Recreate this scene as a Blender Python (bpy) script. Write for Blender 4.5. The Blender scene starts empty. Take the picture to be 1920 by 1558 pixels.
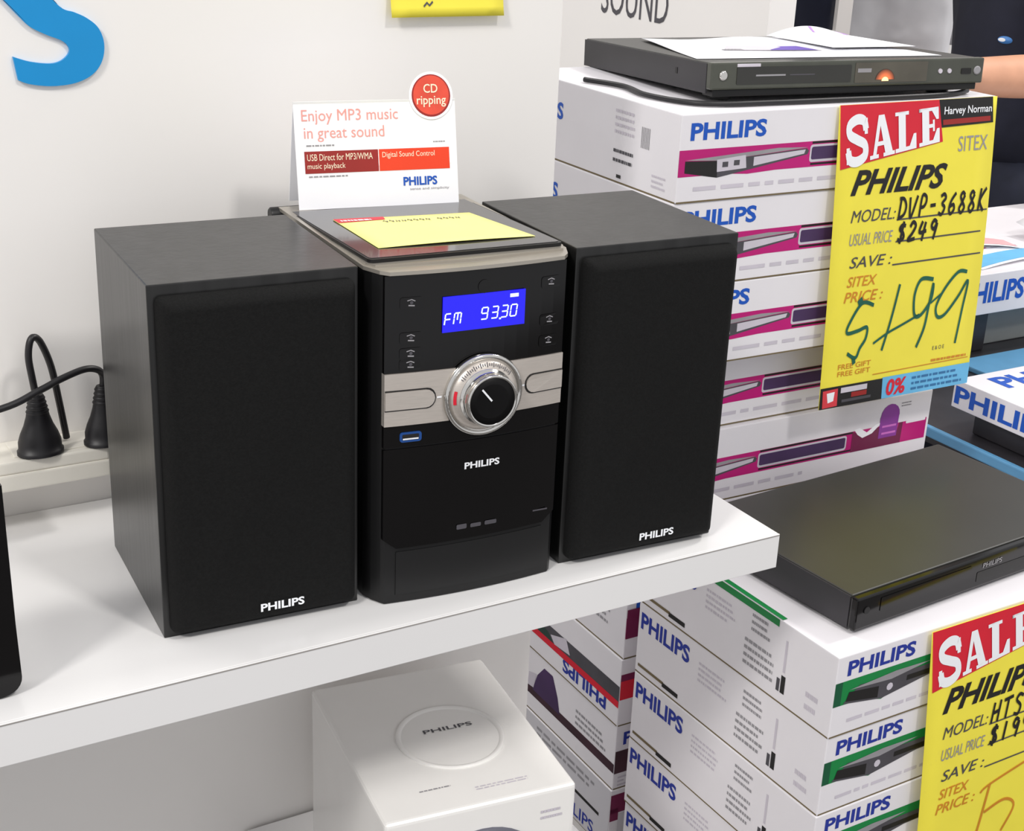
import bpy, bmesh, math, random
from mathutils import Vector, Matrix
SC = bpy.context.scene
COL = SC.collection
random.seed(7)
R = math.radians
# ------------------------------------------------------------------ camera, world, lights, exposure
cam = bpy.data.objects.new('camera', bpy.data.cameras.new('camera')); COL.objects.link(cam)
cam.location = (-0.247493, -0.856753, 1.460118)
cam.rotation_euler = (1.19877782, -0.04040181, -0.52679426)
cam.data.sensor_fit = 'HORIZONTAL'; cam.data.sensor_width = 36.0
cam.data.lens = 2714.356 / 1920 * 36.0
cam.data.clip_start = 0.02; cam.data.clip_end = 60
SC.camera = cam
SC.view_settings.view_transform = 'Standard'; SC.view_settings.look = 'None'
SC.view_settings.gamma = 1; SC.view_settings.use_curve_mapping = False
SC.view_settings.exposure = 0.2
wd = bpy.data.worlds.new('hall'); SC.world = wd; wd.use_nodes = True
bg = wd.node_tree.nodes['Background']; bg.inputs[0].default_value = (0.98, 0.98, 1.0, 1); bg.inputs[1].default_value = 0.66
def area(name, loc, tgt, size, power, col=(1, .97, .93)):
    l = bpy.data.lights.new(name, 'AREA'); l.shape = 'RECTANGLE'; l.size = size[0]; l.size_y = size[1]
    l.energy = power; l.color = col
    o = bpy.data.objects.new(name, l); COL.objects.link(o); o.location = loc
    o.rotation_euler = (Vector(tgt) - Vector(loc)).to_track_quat('-Z', 'Y').to_euler(); return o
area('hall_light_main', (1.3, -3.2, 5.2), (0.5, 0.1, 0.9), (0.5, 0.5), 76)
area('hall_light_left', (-3.8, -2.4, 5.0), (0.3, 0.2, 0.9), (0.9, 0.9), 150)
area('hall_light_right', (4.2, 0.2, 4.8), (0.3, 0.0, 0.9), (0.6, 0.6), 100)
area('fill_light_back', (-0.6, 3.0, 5.2), (1.0, 0.6, 1.0), (1.2, 1.2), 66)  # added fill behind the wall, brightens the side panel and carton sides


# ------------------------------------------------------------------ materials
def lin(h):
    if isinstance(h, str):
        h = h.lstrip('#'); h = [int(h[i:i+2], 16) for i in (0, 2, 4)]
    c = [x / 255 for x in h]
    return tuple((x / 12.92 if x <= .04045 else ((x + .055) / 1.055) ** 2.4) for x in c)
MATS = {}
def M(name, rgb, rough=.5, metal=0, spec=.5, emit=0, var=.04, vscale=30, bump=0, bscale=400, coat=0, stretch=None):
    if name in MATS: return MATS[name]
    m = bpy.data.materials.new(name); m.use_nodes = True; MATS[name] = m
    nt = m.node_tree; b = nt.nodes['Principled BSDF']
    c = lin(rgb)
    b.inputs['Roughness'].default_value = rough; b.inputs['Metallic'].default_value = metal
    b.inputs['Specular IOR Level'].default_value = spec
    if coat: b.inputs['Coat Weight'].default_value = coat; b.inputs['Coat Roughness'].default_value = .05
    b.inputs['Base Color'].default_value = (*c, 1)
    tc = nt.nodes.new('ShaderNodeTexCoord'); mp = nt.nodes.new('ShaderNodeMapping')
    nt.links.new(tc.outputs['Object'], mp.inputs[0])
    if stretch: mp.inputs['Scale'].default_value = stretch
    if var:
        n = nt.nodes.new('ShaderNodeTexNoise'); n.inputs['Scale'].default_value = vscale; n.inputs['Detail'].default_value = 4
        nt.links.new(mp.outputs[0], n.inputs['Vector'])
        r = nt.nodes.new('ShaderNodeValToRGB')
        r.color_ramp.elements[0].position = .3; r.color_ramp.elements[1].position = .7
        r.color_ramp.elements[0].color = (*[max(0, x * (1 - var)) for x in c], 1)
        r.color_ramp.elements[1].color = (*[min(1, x * (1 + var)) for x in c], 1)
        nt.links.new(n.outputs[0], r.inputs[0]); nt.links.new(r.outputs[0], b.inputs['Base Color'])
    if bump:
        n2 = nt.nodes.new('ShaderNodeTexNoise'); n2.inputs['Scale'].default_value = bscale; n2.inputs['Detail'].default_value = 3
        nt.links.new(mp.outputs[0], n2.inputs['Vector'])
        bp = nt.nodes.new('ShaderNodeBump'); bp.inputs['Strength'].default_value = bump; bp.inputs['Distance'].default_value = .001
        nt.links.new(n2.outputs[0], bp.inputs['Height']); nt.links.new(bp.outputs[0], b.inputs['Normal'])
    if emit:
        b.inputs['Emission Color'].default_value = (*c, 1); b.inputs['Emission Strength'].default_value = emit
    return m
WALL = M('painted panel', (238, 235, 232), .5, var=.015, vscale=3)
LAM = M('white laminate', (231, 230, 230), .2, var=.012, vscale=6)
FLOOR = M('grey carpet', (100, 98, 97), .95, var=.2, vscale=60)
CARD = M('white coated carton', (231, 228, 232), .42, var=.02, vscale=12)
CARDG = M('grey coated carton', (205, 203, 208), .45, var=.02, vscale=12)
EDGE = M('carton seam brown', (112, 98, 70), .7)  # brown for the line along each carton's lower edge
BLUE = M('logo blue ink', (8, 82, 186), .45, var=0)
NAVYINK = M('logo navy ink', (30, 50, 150), .45, var=0)
MAG = M('magenta ink', (184, 4, 112), .42, var=.12, vscale=9)
MAGD = M('dark magenta ink', (112, 10, 66), .42, var=.15, vscale=14)
PURP = M('purple ink', (136, 50, 150), .45, var=.1)
PURPD = M('dark purple ink', (66, 42, 84), .45, var=.2, vscale=20)
GREEN = M('green ink', (6, 128, 62), .42, var=.1, vscale=12)
GRY = M('grey ink', (150, 148, 152), .5, var=.1)
LGRY = M('pale grey ink', (202, 196, 206), .5, var=.06)
DGRY = M('dark grey ink', (74, 72, 78), .5, var=.15)
BLK = M('black ink', (20, 18, 18), .5, var=.1)
WINK = M('white ink', (240, 242, 246), .5, var=0)
REDI = M('red ink', (212, 24, 48), .45, var=.04)
YEL = M('yellow paper', (240, 226, 72), .6, var=.02)
PYEL = M('pale yellow paper', (252, 250, 150), .55, var=.02)
CYAN = M('sky blue ink', (104, 182, 226), .5, var=.06)
ORNG = M('orange ink', (206, 132, 30), .5, var=.06)
TEAL = M('green marker ink', (14, 92, 72), .5, var=.1)
PAPER = M('white paper', (246, 246, 250), .55, var=.01)
DRED = M('dark red ink', (150, 32, 28), .45, var=.04)
ORED = M('orange red ink', (232, 62, 22), .45, var=.03)
SALM = M('salmon ink', (232, 160, 152), .5, var=0)
CREAM = M('cream ink', (250, 232, 205), .5, var=0)
VINYL = M('black ash vinyl', (29, 29, 29), .3, spec=.48, var=.5, vscale=70, stretch=(1, 1, .05), bump=.15, bscale=160)
CLOTH = M('black speaker cloth', (20, 20, 20), .92, spec=.2, var=.25, vscale=700, bump=.5, bscale=1500)
BPLA = M('black plastic', (17, 17, 18), .42, spec=.4, var=.1)
GLOS = M('gloss black panel', (9, 8, 9), .1, var=.1, spec=.35)
LIDM = M('gloss charcoal lid', (48, 46, 49), .14, var=.08, coat=.3)
SILV = M('brushed silver plastic', (204, 196, 188), .34, metal=.55, var=.05, vscale=90, stretch=(1, 1, 12))
CHRO = M('chrome', (214, 212, 208), .12, metal=1, var=.03)
DKNB = M('dark spun cap', (9, 8, 9), .45, metal=0, spec=.18, var=.5, vscale=25)
LCD = M('blue backlit display', (34, 28, 255), .3, emit=.85, var=0)
LCD.node_tree.nodes['Principled BSDF'].inputs['Base Color'].default_value = (.004, .003, .05, 1)
LCDT = M('lit display segment', (205, 225, 255), .3, emit=.9, var=0)
ORLED = M('orange glow lamp', (255, 190, 130), .3, emit=1.6, var=0)
GREYP = M('olive grey bezel', (70, 72, 64), .25, var=.1)
TOPB = M('dark metal casing', (46, 46, 43), .38, spec=.5, var=.06, vscale=20)
PDARK = M('dark side casing', (44, 42, 46), .4, var=.08)
STRIP = M('cream socket plastic', (228, 224, 214), .4, var=.02)
CABL = M('black cable rubber', (16, 14, 18), .45, var=.1)
WPLA = M('white satin plastic', (240, 238, 235), .25, var=.01)
USBB = M('blue port trim', (20, 70, 140), .3, var=0)
TBLUE = M('light blue table edge', (92, 150, 190), .4, var=.05)
DKDEV = M('dark device plastic', (40, 38, 42), .4, var=.2)
GSHIRT = M('grey shirt cotton', (218, 218, 222), .9, var=.06, vscale=14, bump=.35, bscale=7)
for n_ in GSHIRT.node_tree.nodes:
    if n_.type == 'BUMP': n_.inputs['Distance'].default_value = .02
    if n_.type == 'TEX_NOISE' and abs(n_.inputs['Scale'].default_value - 7) < .1: n_.inputs['Distortion'].default_value = 1.2; n_.inputs['Detail'].default_value = 1
NSHIRT = M('navy shirt cotton', (26, 28, 44), .9, var=.15, vscale=30)
TROUS = M('dark navy trousers', (24, 28, 44), .9, var=.2)
SKIN = M('skin', (206, 152, 122), .5, var=.05)
HAIR = M('black hair', (22, 18, 16), .6, var=.2, vscale=120)
SHOE = M('black shoe leather', (20, 20, 20), .4)
DPANEL = M('dark board', (30, 32, 44), .3, var=.1)
SIGNB = M('sign blue', (0, 140, 206), .4, var=.02)

# ------------------------------------------------------------------ mesh builder
_tx = {}
def text_mesh(s, bold, shear):
    k = (s, bold, shear)
    if k in _tx: return _tx[k]
    cu = bpy.data.curves.new('t', 'FONT'); cu.body = s; cu.offset = bold; cu.shear = shear; cu.resolution_u = 3
    o = bpy.data.objects.new('t', cu); COL.objects.link(o)
    dg = bpy.context.evaluated_depsgraph_get(); dg.update()
    me = o.evaluated_get(dg).to_mesh()
    v = [(p.co.x, p.co.y) for p in me.vertices]; f = [tuple(p.vertices) for p in me.polygons]
    o.evaluated_get(dg).to_mesh_clear()
    bpy.data.objects.remove(o); bpy.data.curves.remove(cu)
    xs = [p[0] for p in v]; ys = [p[1] for p in v]
    x0, y0, w, h = min(xs), min(ys), max(xs) - min(xs), max(ys) - min(ys)
    _tx[k] = ([((a - x0) / w, (b - y0) / h) for a, b in v], f); return _tx[k]
def fr(o, u, v):
    o, u, v = Vector(o), Vector(u).normalized(), Vector(v).normalized(); n = u.cross(v)
    return lambda a, b, c=0: o + u * a + v * b + n * c
FRONT = lambda x=0, y=0, z=0: fr((x, y, z), (1, 0, 0), (0, 0, 1))
LEFT = lambda x=0, y=0, z=0: fr((x, y, z), (0, -1, 0), (0, 0, 1))
TOP = lambda x=0, y=0, z=0: fr((x, y, z), (1, 0, 0), (0, 1, 0))
class MB:
    def __init__(s): s.v = []; s.f = []; s.mi = []; s.mats = []; s.sm = []
    def m(s, mat):
        if mat not in s.mats: s.mats.append(mat)
        return s.mats.index(mat)
    def add(s, V, F, mat, smooth=False):
        b = len(s.v); s.v += [tuple(p) for p in V]; i = s.m(mat)
        for f in F: s.f.append(tuple(b + k for k in f)); s.mi.append(i); s.sm.append(smooth)
        return s
    def box(s, p, q, mat, bev=0, seg=2, xf=None):
        bm = bmesh.new(); bmesh.ops.create_cube(bm, size=1)
        for v in bm.verts: v.co = Vector([p[i] + (v.co[i] + .5) * (q[i] - p[i]) for i in range(3)])
        if bev: bmesh.ops.bevel(bm, geom=bm.edges[:], offset=bev, segments=seg, affect='EDGES', profile=.6)
        bm.verts.index_update()
        s.add([(xf @ v.co if xf else v.co) for v in bm.verts], [[v.index for v in f.verts] for f in bm.faces], mat, False); bm.free(); return s
    def prism(s, pts, f, c0, c1, mat, smooth=False):
        n = len(pts); V = [f(a, b, c0) for a, b in pts] + [f(a, b, c1) for a, b in pts]
        s.add(V, [tuple(reversed(range(n))), tuple(range(n, 2 * n))] , mat)
        s.add(V, [(i, (i + 1) % n, n + (i + 1) % n, n + i) for i in range(n)], mat, smooth); return s
    def poly(s, pts, f, off, mat): s.add([f(a, b, off) for a, b in pts], [tuple(range(len(pts)))], mat); return s
    def rect(s, x0, y0, x1, y1, f, off, mat): return s.poly([(x0, y0), (x1, y0), (x1, y1), (x0, y1)], f, off, mat)
    def text(s, t, x, y, w, h, f, off, mat, bold=0, shear=0, rot=0):
        V, F = text_mesh(t, bold, shear); cr, sr = math.cos(rot), math.sin(rot)
        s.add([f(x + a * w * cr - b * h * sr, y + a * w * sr + b * h * cr, off) for a, b in V], F, mat); return s
    def stroke(s, pts, f, off, w, mat):
        n = len(pts); L = []; Rr = []
        for i in range(n):
            a = Vector(pts[max(0, i - 1)]); b = Vector(pts[min(n - 1, i + 1)]); d = (b - a); d = d.normalized() if d.length else Vector((1, 0))
            nn = Vector((-d.y, d.x)) * w / 2; p = Vector(pts[i]); L.append(p + nn); Rr.append(p - nn)
        s.add([f(p.x, p.y, off) for p in L + Rr], [(i, n + i, n + i + 1, i + 1) for i in range(n - 1)], mat); return s
    def tube(s, pts, r, mat, n=10):
        P = [Vector(p) for p in pts]; rs = r if isinstance(r, (list, tuple)) else [r] * len(P); V = []; F = []
        up = None
        for i, p in enumerate(P):
            t = (P[min(i + 1, len(P) - 1)] - P[max(i - 1, 0)]).normalized()
            if up is None: up = Vector((0, 0, 1)) if abs(t.z) < .9 else Vector((1, 0, 0))
            a = (up - t * up.dot(t)).normalized(); up = a; b = t.cross(a)
            V += [p + (a * math.cos(k * 2 * math.pi / n) + b * math.sin(k * 2 * math.pi / n)) * rs[i] for k in range(n)]
        for i in range(len(P) - 1):
            F += [(i * n + k, i * n + (k + 1) % n, (i + 1) * n + (k + 1) % n, (i + 1) * n + k) for k in range(n)]
        F += [tuple(reversed(range(n))), tuple(range((len(P) - 1) * n, len(P) * n))]
        s.add(V, F, mat, True); return s
    def lathe(s, prof, f, mat, n=40, sx=1, sy=1, cap=True, smooth=True):
        V = []; F = []
        for r, h in prof: V += [f(r * sx * math.cos(2 * math.pi * k / n), r * sy * math.sin(2 * math.pi * k / n), h) for k in range(n)]
        for i in range(len(prof) - 1): F += [(i * n + k, i * n + (k + 1) % n, (i + 1) * n + (k + 1) % n, (i + 1) * n + k) for k in range(n)]
        s.add(V, F, mat, smooth)
        if cap: s.add(V, [tuple(reversed(range(n))), tuple(range((len(prof) - 1) * n, len(prof) * n))], mat)
        return s
    def grid(s, fn, nu, nv, mat, thick=.0003):
        V = []; 
        for c in (0, -thick): V += [fn(i / nu, j / nv, c) for j in range(nv + 1) for i in range(nu + 1)]
        k = (nu + 1) * (nv + 1); F = []; w = nu + 1
        for j in range(nv):
            for i in range(nu):
                q = (j * w + i, j * w + i + 1, (j + 1) * w + i + 1, (j + 1) * w + i); F.append(q); F.append(tuple(k + x for x in reversed(q)))
        per = [i for i in range(w)] + [j * w + nu for j in range(1, nv + 1)] + [nv * w + i for i in range(nu - 1, -1, -1)] + [j * w for j in range(nv - 1, 0, -1)]
        for a in range(len(per)):
            p, q = per[a], per[(a + 1) % len(per)]; F.append((q, p, k + p, k + q))
        s.add(V, F, mat, True); return s
    def build(s, name, parent=None, mods=None):
        me = bpy.data.meshes.new(name); me.from_pydata(s.v, [], s.f)
        for mt in s.mats: me.materials.append(mt)
        me.polygons.foreach_set('material_index', s.mi); me.polygons.foreach_set('use_smooth', s.sm); me.update()
        o = bpy.data.objects.new(name, me); COL.objects.link(o)
        if parent: o.parent = parent
        return o
def tag(o, label=None, cat=None, group=None, kind=None):
    if label: o['label'] = label
    if cat: o['category'] = cat
    if group: o['group'] = group
    if kind: o['kind'] = kind
    return o
def thing(name, label, cat, loc=(0, 0, 0), rz=0, group=None, rot=None):
    o = bpy.data.objects.new(name, None); COL.objects.link(o); o.empty_display_size = .05
    o.location = loc; o.rotation_euler = rot if rot else (0, 0, rz); return tag(o, label, cat, group)
def struct(name, mb, parent=None): return tag(mb.build(name, parent), kind='structure')
def arc(cx, cy, r, a0, a1, n=8): return [(cx + r * math.cos(R(a0 + (a1 - a0) * i / n)), cy + r * math.sin(R(a0 + (a1 - a0) * i / n))) for i in range(n + 1)]
def rrect(x0, y0, x1, y1, r, n=5):
    return arc(x1 - r, y0 + r, r, -90, 0, n) + arc(x1 - r, y1 - r, r, 0, 90, n) + arc(x0 + r, y1 - r, r, 90, 180, n) + arc(x0 + r, y0 + r, r, 180, 270, n)
def spline(pts, n=8):
    P = [Vector(p) for p in pts]; out = []
    for i in range(len(P) - 1):
        p0, p1, p2, p3 = P[max(i - 1, 0)], P[i], P[i + 1], P[min(i + 2, len(P) - 1)]
        for k in range(n):
            t = k / n; out.append(.5 * ((2 * p1) + (p2 - p0) * t + (2 * p0 - 5 * p1 + 4 * p2 - p3) * t * t + (3 * p1 - p0 - 3 * p2 + p3) * t ** 3))
    return out + [P[-1]]
def tiny(mb, f, x, y, w, h, rows, mat, off=.0003, seed=1):   # rows of marks too small to read in the photo
    rg = random.Random(seed); rh = h / rows
    for r in range(rows):
        cx = x; end = x + w * rg.uniform(.7, 1)
        while cx < end:
            l = rg.uniform(.04, .14) * w; mb.rect(cx, y + h - (r + .72) * rh, min(cx + l, end), y + h - (r + .3) * rh, f, off, mat); cx += l + .025 * w

# ------------------------------------------------------------------ the setting
struct('floor', MB().box((-4, -3, -.05), (6, 5, 0), FLOOR))
struct('wall_back', MB().box((-2.2, .24, 0), (.447, .285, 1.66), WALL))
struct('wall_far', MB().box((-4, 4.6, 0), (6, 4.7, 3), WALL))
mb = MB().box((1.03, .6575, 0), (1.075, 1.6, 2.3), WALL)
struct('wall_right', mb)
mb = MB(); f = LEFT(1.03, 1.075, 1.2352)
struct('trim_1', MB().box((.60, .28, 0), (1.02, .55, .368), WALL))
struct('trim_2', MB().box((.582, -.055, 0), (1.02, .225, .3926), WALL))
f = LEFT(1.03, 1.05, 1.2352)
mb = MB().text('SOUND', 0, 0, .172, .055, f, .0006, DGRY, bold=0)
tag(mb.build('wall_lettering'), 'thin grey lettering SOUND on the white side panel behind the topmost player', 'sign')

# ------------------------------------------------------------------ shelf
root = thing('display_shelf', 'thick white laminate shelf carrying the black stereo system', 'shelf', (-1.6, -.0567, .9197))
MB().box((0, .0022, 0), (2.0949, .2962, .0303), LAM, .0008, 2).build('board', root)
MB().box((0, .0002, 0), (2.0949, .0022, .0303), LAM, .0004, 2).build('edge_band', root)
MB().box((0, -.0001, .0290), (2.0945, .0010, .0298), M('grey glue line', (150, 146, 142), .6)).build('glue_line', root)

# S of the wall logo
Sx = [(.0081, 1.3468), (.0168, 1.3426), (.0276, 1.3381), (.0358, 1.3341), (.0438, 1.327), (.0474, 1.3158), (.0452, 1.3032), (.0374, 1.2935), (.0241, 1.2877), (.0071, 1.2862), (-.0081, 1.2882), (-.0161, 1.2913)]
Si = [(-.0185, 1.3079), (-.0068, 1.3041), (.0069, 1.3023), (.0154, 1.3041), (.0214, 1.3095), (.021, 1.3144), (.0164, 1.3186), (.0057, 1.323), (-.0049, 1.3287), (-.0124, 1.3363), (-.0158, 1.3444)]
low = Sx + Si; cx, cz = -.0035, 1.3460
rotp = lambda p: (2 * cx - p[0], 2 * cz - p[1])
sp = lambda L: [(p.x, p.y) for p in spline([(a, b, 0) for a, b in L], 6)]
outline = sp([rotp(Si[-3])] + Sx[1:]) + sp(Si[:-1] + [rotp(Sx[1])])[:-1]
outline = outline + [rotp(p) for p in outline]
f = fr((0, .24, 0), (1, 0, 0), (0, 0, 1))
mb = MB().prism(outline, f, 0, .003, SIGNB)
tag(mb.build('wall_logo_letter'), 'large blue letter S mounted on the white wall, cut by the picture edge', 'sign')

# yellow poster on the wall
root = thing('wall_notice', 'yellow paper notice on the wall, only its lower edge in the picture', 'sign', (.2796, .24, 1.3305))
def pf(u, v, c): return Vector((u * .1045, -.002 - c - .006 * (1 - v) ** 6 * (1 if v < 1 else 0), v * .15))
mb = MB().grid(pf, 6, 20, YEL); mb.build('paper_sheet', root)
mb = MB(); pff = lambda a, b, c: pf(a, b, c)
mb.stroke([(.28, .055), (.31, .075), (.33, .06), (.36, .08)], pff, .0006, .012, DGRY); mb.stroke([(.1, .2), (.5, .2), (.9, .2)], pff, .0006, .006, ORNG)
mb.build('handwriting', root)

# ------------------------------------------------------------------ power strip and cables
root = thing('power_strip', 'cream socket strip fixed along the foot of the white wall', 'power strip', (-1.0, .24, .99))
MB().box((0, -.045, 0), (1.021, 0, .0135), STRIP, .0015).build('base', root)
MB().box((0, -.0435, .0135), (1.021, 0, .0235), STRIP, .0015).build('cover', root)
mb = MB()
for x in (.965, 1.0): mb.box((x - .014, -.036, .0235), (x + .014, -.006, .0245), STRIP, .0004)
mb.build('socket_plate', root)
def plug(name, label, x, y, z, pts, s=1):
    r = thing(name, label, 'plug', (x, y, z), 0, 'plugs in the socket strip')
    f = fr((0, 0, 0), (1, 0, 0), (0, 1, 0))
    mb = MB().lathe([(.0176 * s, 0), (.0176 * s, .003), (.0164 * s, .0035), (.0163 * s, .010), (.0142 * s, .0165), (.0112 * s, .023), (.0090 * s, .030), (.0074 * s, .038), (.0060 * s, .046), (.0052 * s, .0475)], f, CABL, 24, 1, .75)
    mb.build('plug_body', r)
    mb = MB()
    for k in range(4): mb.lathe([(.0082 - .0007 * k, .033 + k * .0035), (.0088 - .0007 * k, .0342 + k * .0035), (.0080 - .0007 * k, .0354 + k * .0035)], f, CABL, 20, 1, .8, cap=False)
    mb.build('strain_relief', r)
    MB().tube(spline([(a - x, b - y, c - z) for a, b, c in pts]), .0027, CABL).build('cord', r)
plug('power_plug', 'black flared plug with a tall looped cord, left on the socket strip', -.029, .205, 1.0145,
     [(-.029, .205, 1.06), (-.031, .203, 1.075), (-.0325, .203, 1.092), (-.0305, .204, 1.104), (-.0265, .206, 1.107), (-.021, .21, 1.100), (-.014, .215, 1.079), (-.0095, .218, 1.05), (-.0065, .2205, 1.028), (-.005, .2215, 1.0165)])
plug('power_plug', 'black plug on the socket strip half hidden behind the left loudspeaker', .0215, .205, 1.0145,
     [(.0215, .205, 1.06), (.0218, .204, 1.07), (.017, .200, 1.077), (.006, .196, 1.080), (-.012, .192, 1.0765), (-.03, .190, 1.070), (-.058, .188, 1.061), (-.12, .186, 1.055), (-.2, .18, 1.06)], .98)

# black device at the left edge
root = thing('tabletop_screen', 'glossy black upright device with rounded corner at the left end of the shelf', 'device', (-.1005, -.0225, .95))
prof = [(-.16, .006), (-.16, .001)] + [(-.12, .0), (-.012, .001)] + arc(-.011, .013, .0115, -90, 0, 6)[1:] + [(-.0003, .05), (-.0008, .145), (-.16, .145)]
MB().prism([(a, b + .0002) for a, b in prof], FRONT(0, 0, 0), -.011, .006, GLOS).build('casing', root)
MB().prism(rrect(-.15, .022, -.014, .135, .003), FRONT(0, 0, 0), .006, .0066, BPLA).build('screen', root)

# ------------------------------------------------------------------ loudspeakers
def speaker(label, loc, rz):
    W, D, H = .1405, .1515, .25
    r = thing('bookshelf_speaker', label, 'speaker', loc, rz, 'pair of loudspeakers of the stereo')
    MB().box((0, 0, 0), (W, D, H), VINYL, .0009, 2).build('cabinet', r)
    x0, x1, z0, z1 = .0045, W - .0035, .004, H - .0075
    def ring(i, y): return [(x0 + i, y, z0 + i), (x1 - i, y, z0 + i), (x1 - i, y, z1 - i), (x0 + i, y, z1 - i)]
    mb = MB(); V = []; F = []
    prof = [(0, .0), (0, -.0025), (.0004, -.0045), (.003, -.0095), (.0065, -.0118), (.0085, -.0122)]
    rings = []
    for i, y in prof:
        pts = [(p[0], p[1]) for p in rrect(x0 + i, z0 + i, x1 - i, z1 - i, max(.0045 - i * .3, .001), 4)]; rings.append([(a, y, b) for a, b in pts])
    n = len(rings[0])
    for rg in rings: V += rg
    for k in range(len(rings) - 1): F += [(k * n + i, k * n + (i + 1) % n, (k + 1) * n + (i + 1) % n, (k + 1) * n + i) for i in range(n)]
    F.append(tuple(range((len(rings) - 1) * n, len(rings) * n)))
    mb.add(V, F, CLOTH, True); mb.build('grille', r)
    mb = MB(); f = FRONT(0, -.0122, 0)
    mb.text('PHILIPS', .0645, .0132, .0315, .0062, f, .0006, WINK, bold=.03); mb.rect(.0635, .0125, .0968, .0202, f, .0002, CLOTH)
    o = mb.build('badge', r); o['label'] = 'white lettered badge'
    return r
speaker('black loudspeaker with wood grain side left of the stereo unit', (0, 0, .95), R(-3.39))
speaker('black loudspeaker right of the stereo unit beside the stacked cartons', (.3028, -.0225, .95), R(-2.78))

# ------------------------------------------------------------------ stereo main unit
U = thing('stereo_unit', 'black mini stereo unit with lit blue display and round chrome dial', 'stereo', (.1475, -.003, .95), R(-3.2))
def curve_y(x, b=-.0235, e=.0045): return b + e * ((x - .0747) / .069) ** 2
def plan(x0, x1, off, n=14): return [(x0 + (x1 - x0) * i / n, curve_y(x0 + (x1 - x0) * i / n) - off) for i in range(n + 1)]
def cpanel(name, x0, x1, z0, z1, o0, o1, mat, bl=0):
    """shell that follows the bowed front"""
    n = 14; mb = MB(); V = []; F = []
    a = plan(x0, x1, o0, n); b = plan(x0, x1, o1, n)
    def zb(i):
        if not bl: return z0
        d = min(i, n - i) * (x1 - x0) / n
        return z0 + (bl - math.sqrt(max(0, bl * bl - (bl - d) ** 2)) if d < bl else 0)
    pts = b + a[::-1]; idx = list(range(n + 1)) + list(range(n, -1, -1)); m = len(pts)
    for p, i in zip(pts, idx): V.append((p[0], p[1], zb(i)))
    for p in pts: V.append((p[0], p[1], z1))
    F = [(i, (i + 1) % m, m + (i + 1) % m, m + i) for i in range(m)]
    F += [(i, m - 1 - i, m - 2 - i, i + 1) for i in range(n)] + [(m + i, m + i + 1, m + m - 2 - i, m + m - 1 - i) for i in range(n)]
    mb.add(V, F, mat, False); return mb
body = [(-.001, .174), (-.001, .0), (.0015, -.009), (.006, -.0165)] + plan(.008, .1415, .0, 14) + [(.1445, -.0165), (.149, -.009), (.1515, .0), (.1515, .174)]
MB().prism(body, TOP(0, 0, 0), .001, .2462, BPLA).build('body', U)
mb = cpanel('p', .0062, .1434, .1225, .2455, -.004, .0012, GLOS); fp = mb.build('display_panel', U)
mb = cpanel('p', .0062, .1434, .0445, .1212, -.004, .0012, GLOS, .008)
f = FRONT(0, -.0235 - .0014, 0)
mb.text('PHILIPS', .0664, .0995, .0277, .0052, f, .0003, WINK, bold=.03)
for x, w, h in ((.0615, .008, .0038), (.0725, .0085, .003), (.084, .0095, .0032)): mb.prism(rrect(x, .0528, x + w, .0528 + h, .0008, 2), f, .0002, .0003, DGRY)
mb.stroke([(.124, .0555), (.137, .0555)], fr((0, -.0215, 0), (1, 0, 0), (0, 0, 1)), .0008, .0012, DGRY)
mb.build('cassette_door', U)
cpanel('b', .0162, .1337, .0072, .0415, -.004, .0008, BPLA).build('base_cover', U)
mb = cpanel('s', .006, .1436, .139, .177, -.004, .0026, SILV)
mb.build('control_band', U)['label'] = 'brushed silver control band'
def fy(x): return curve_y(x) - .0027
for x0, x1, side in ((.0063, .0418, 1), (.113, .1433, -1)):
    z0, z1 = .1512, .1642; zc = (z0 + z1) / 2; rr = (z1 - z0) / 2
    pts = ([(x0, z0), (x1 - rr, z0)] + arc(x1 - rr, zc, rr, -90, 90, 8)[1:] + [(x0, z1)]) if side > 0 else ([(x1, z0), (x1, z1), (x0 + rr, z1)] + arc(x0 + rr, zc, rr, 90, 270, 8)[1:])
    f = lambda a, b, c=0: Vector((a, fy(a) - c, b))
    mb = MB(); mb.prism(pts, f, .0, .0011, SILV)
    o = mb.build('rocker_button', U)
    big = [(a + (.0011 if side > 0 and a > x0 + .002 else (-.0011 if side < 0 and a < x1 - .002 else 0)), zc + (b - zc) * 1.17) for a, b in pts]
    MB().prism(big, f, .0001, .0002, BLK).build('button_gap', o)
    MB().stroke([(x1 + .0015, zc), (x1 + .005, zc)] if side > 0 else [(x0 - .005, zc), (x0 - .0015, zc)], f, .0006, .0014, WINK).build('pointer_mark', o)
# dial
K = fr((.0783, -.0235, .1555), (1, 0, 0), (0, 0, 1))
MB().lathe([(.0302, .002), (.0302, .0046), (.0292, .0058), (.0275, .006), (.0266, .0048), (.0258, .0046)], K, CHRO, 56).build('dial_flange', U)
mb = MB().lathe([(.0262, .0036), (.0255, .0052), (.0252, .0062), (.0215, .0082), (.0202, .0088)], K, SILV, 56)
rg = random.Random(3)
for i in range(26):
    a = R(40 + i * 4.1); L = .0009 + .0007 * (i % 3 == 0)
    ff = lambda q, w, c, a=a: K((.0235 + q) * math.cos(a) - w * math.sin(a), (.0235 + q) * math.sin(a) + w * math.cos(a), .0074 + .0004 - q * .5)
    mb.poly([(-L, -.0003), (L, -.0003), (L, .0003), (-L, .0003)], ff, 0, DGRY)
for i in range(9):
    a = R(166 + i * 2.6)
    ff = lambda q, w, c, a=a: K((.0238 + q) * math.cos(a) - w * math.sin(a), (.0238 + q) * math.sin(a) + w * math.cos(a), .0072 + .0004 - q * .5)
    mb.poly([(-.001, -.0006), (.001, -.0006), (.001, .0006), (-.001, .0006)], ff, 0, REDI)
mb.build('dial_scale', U)
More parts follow.
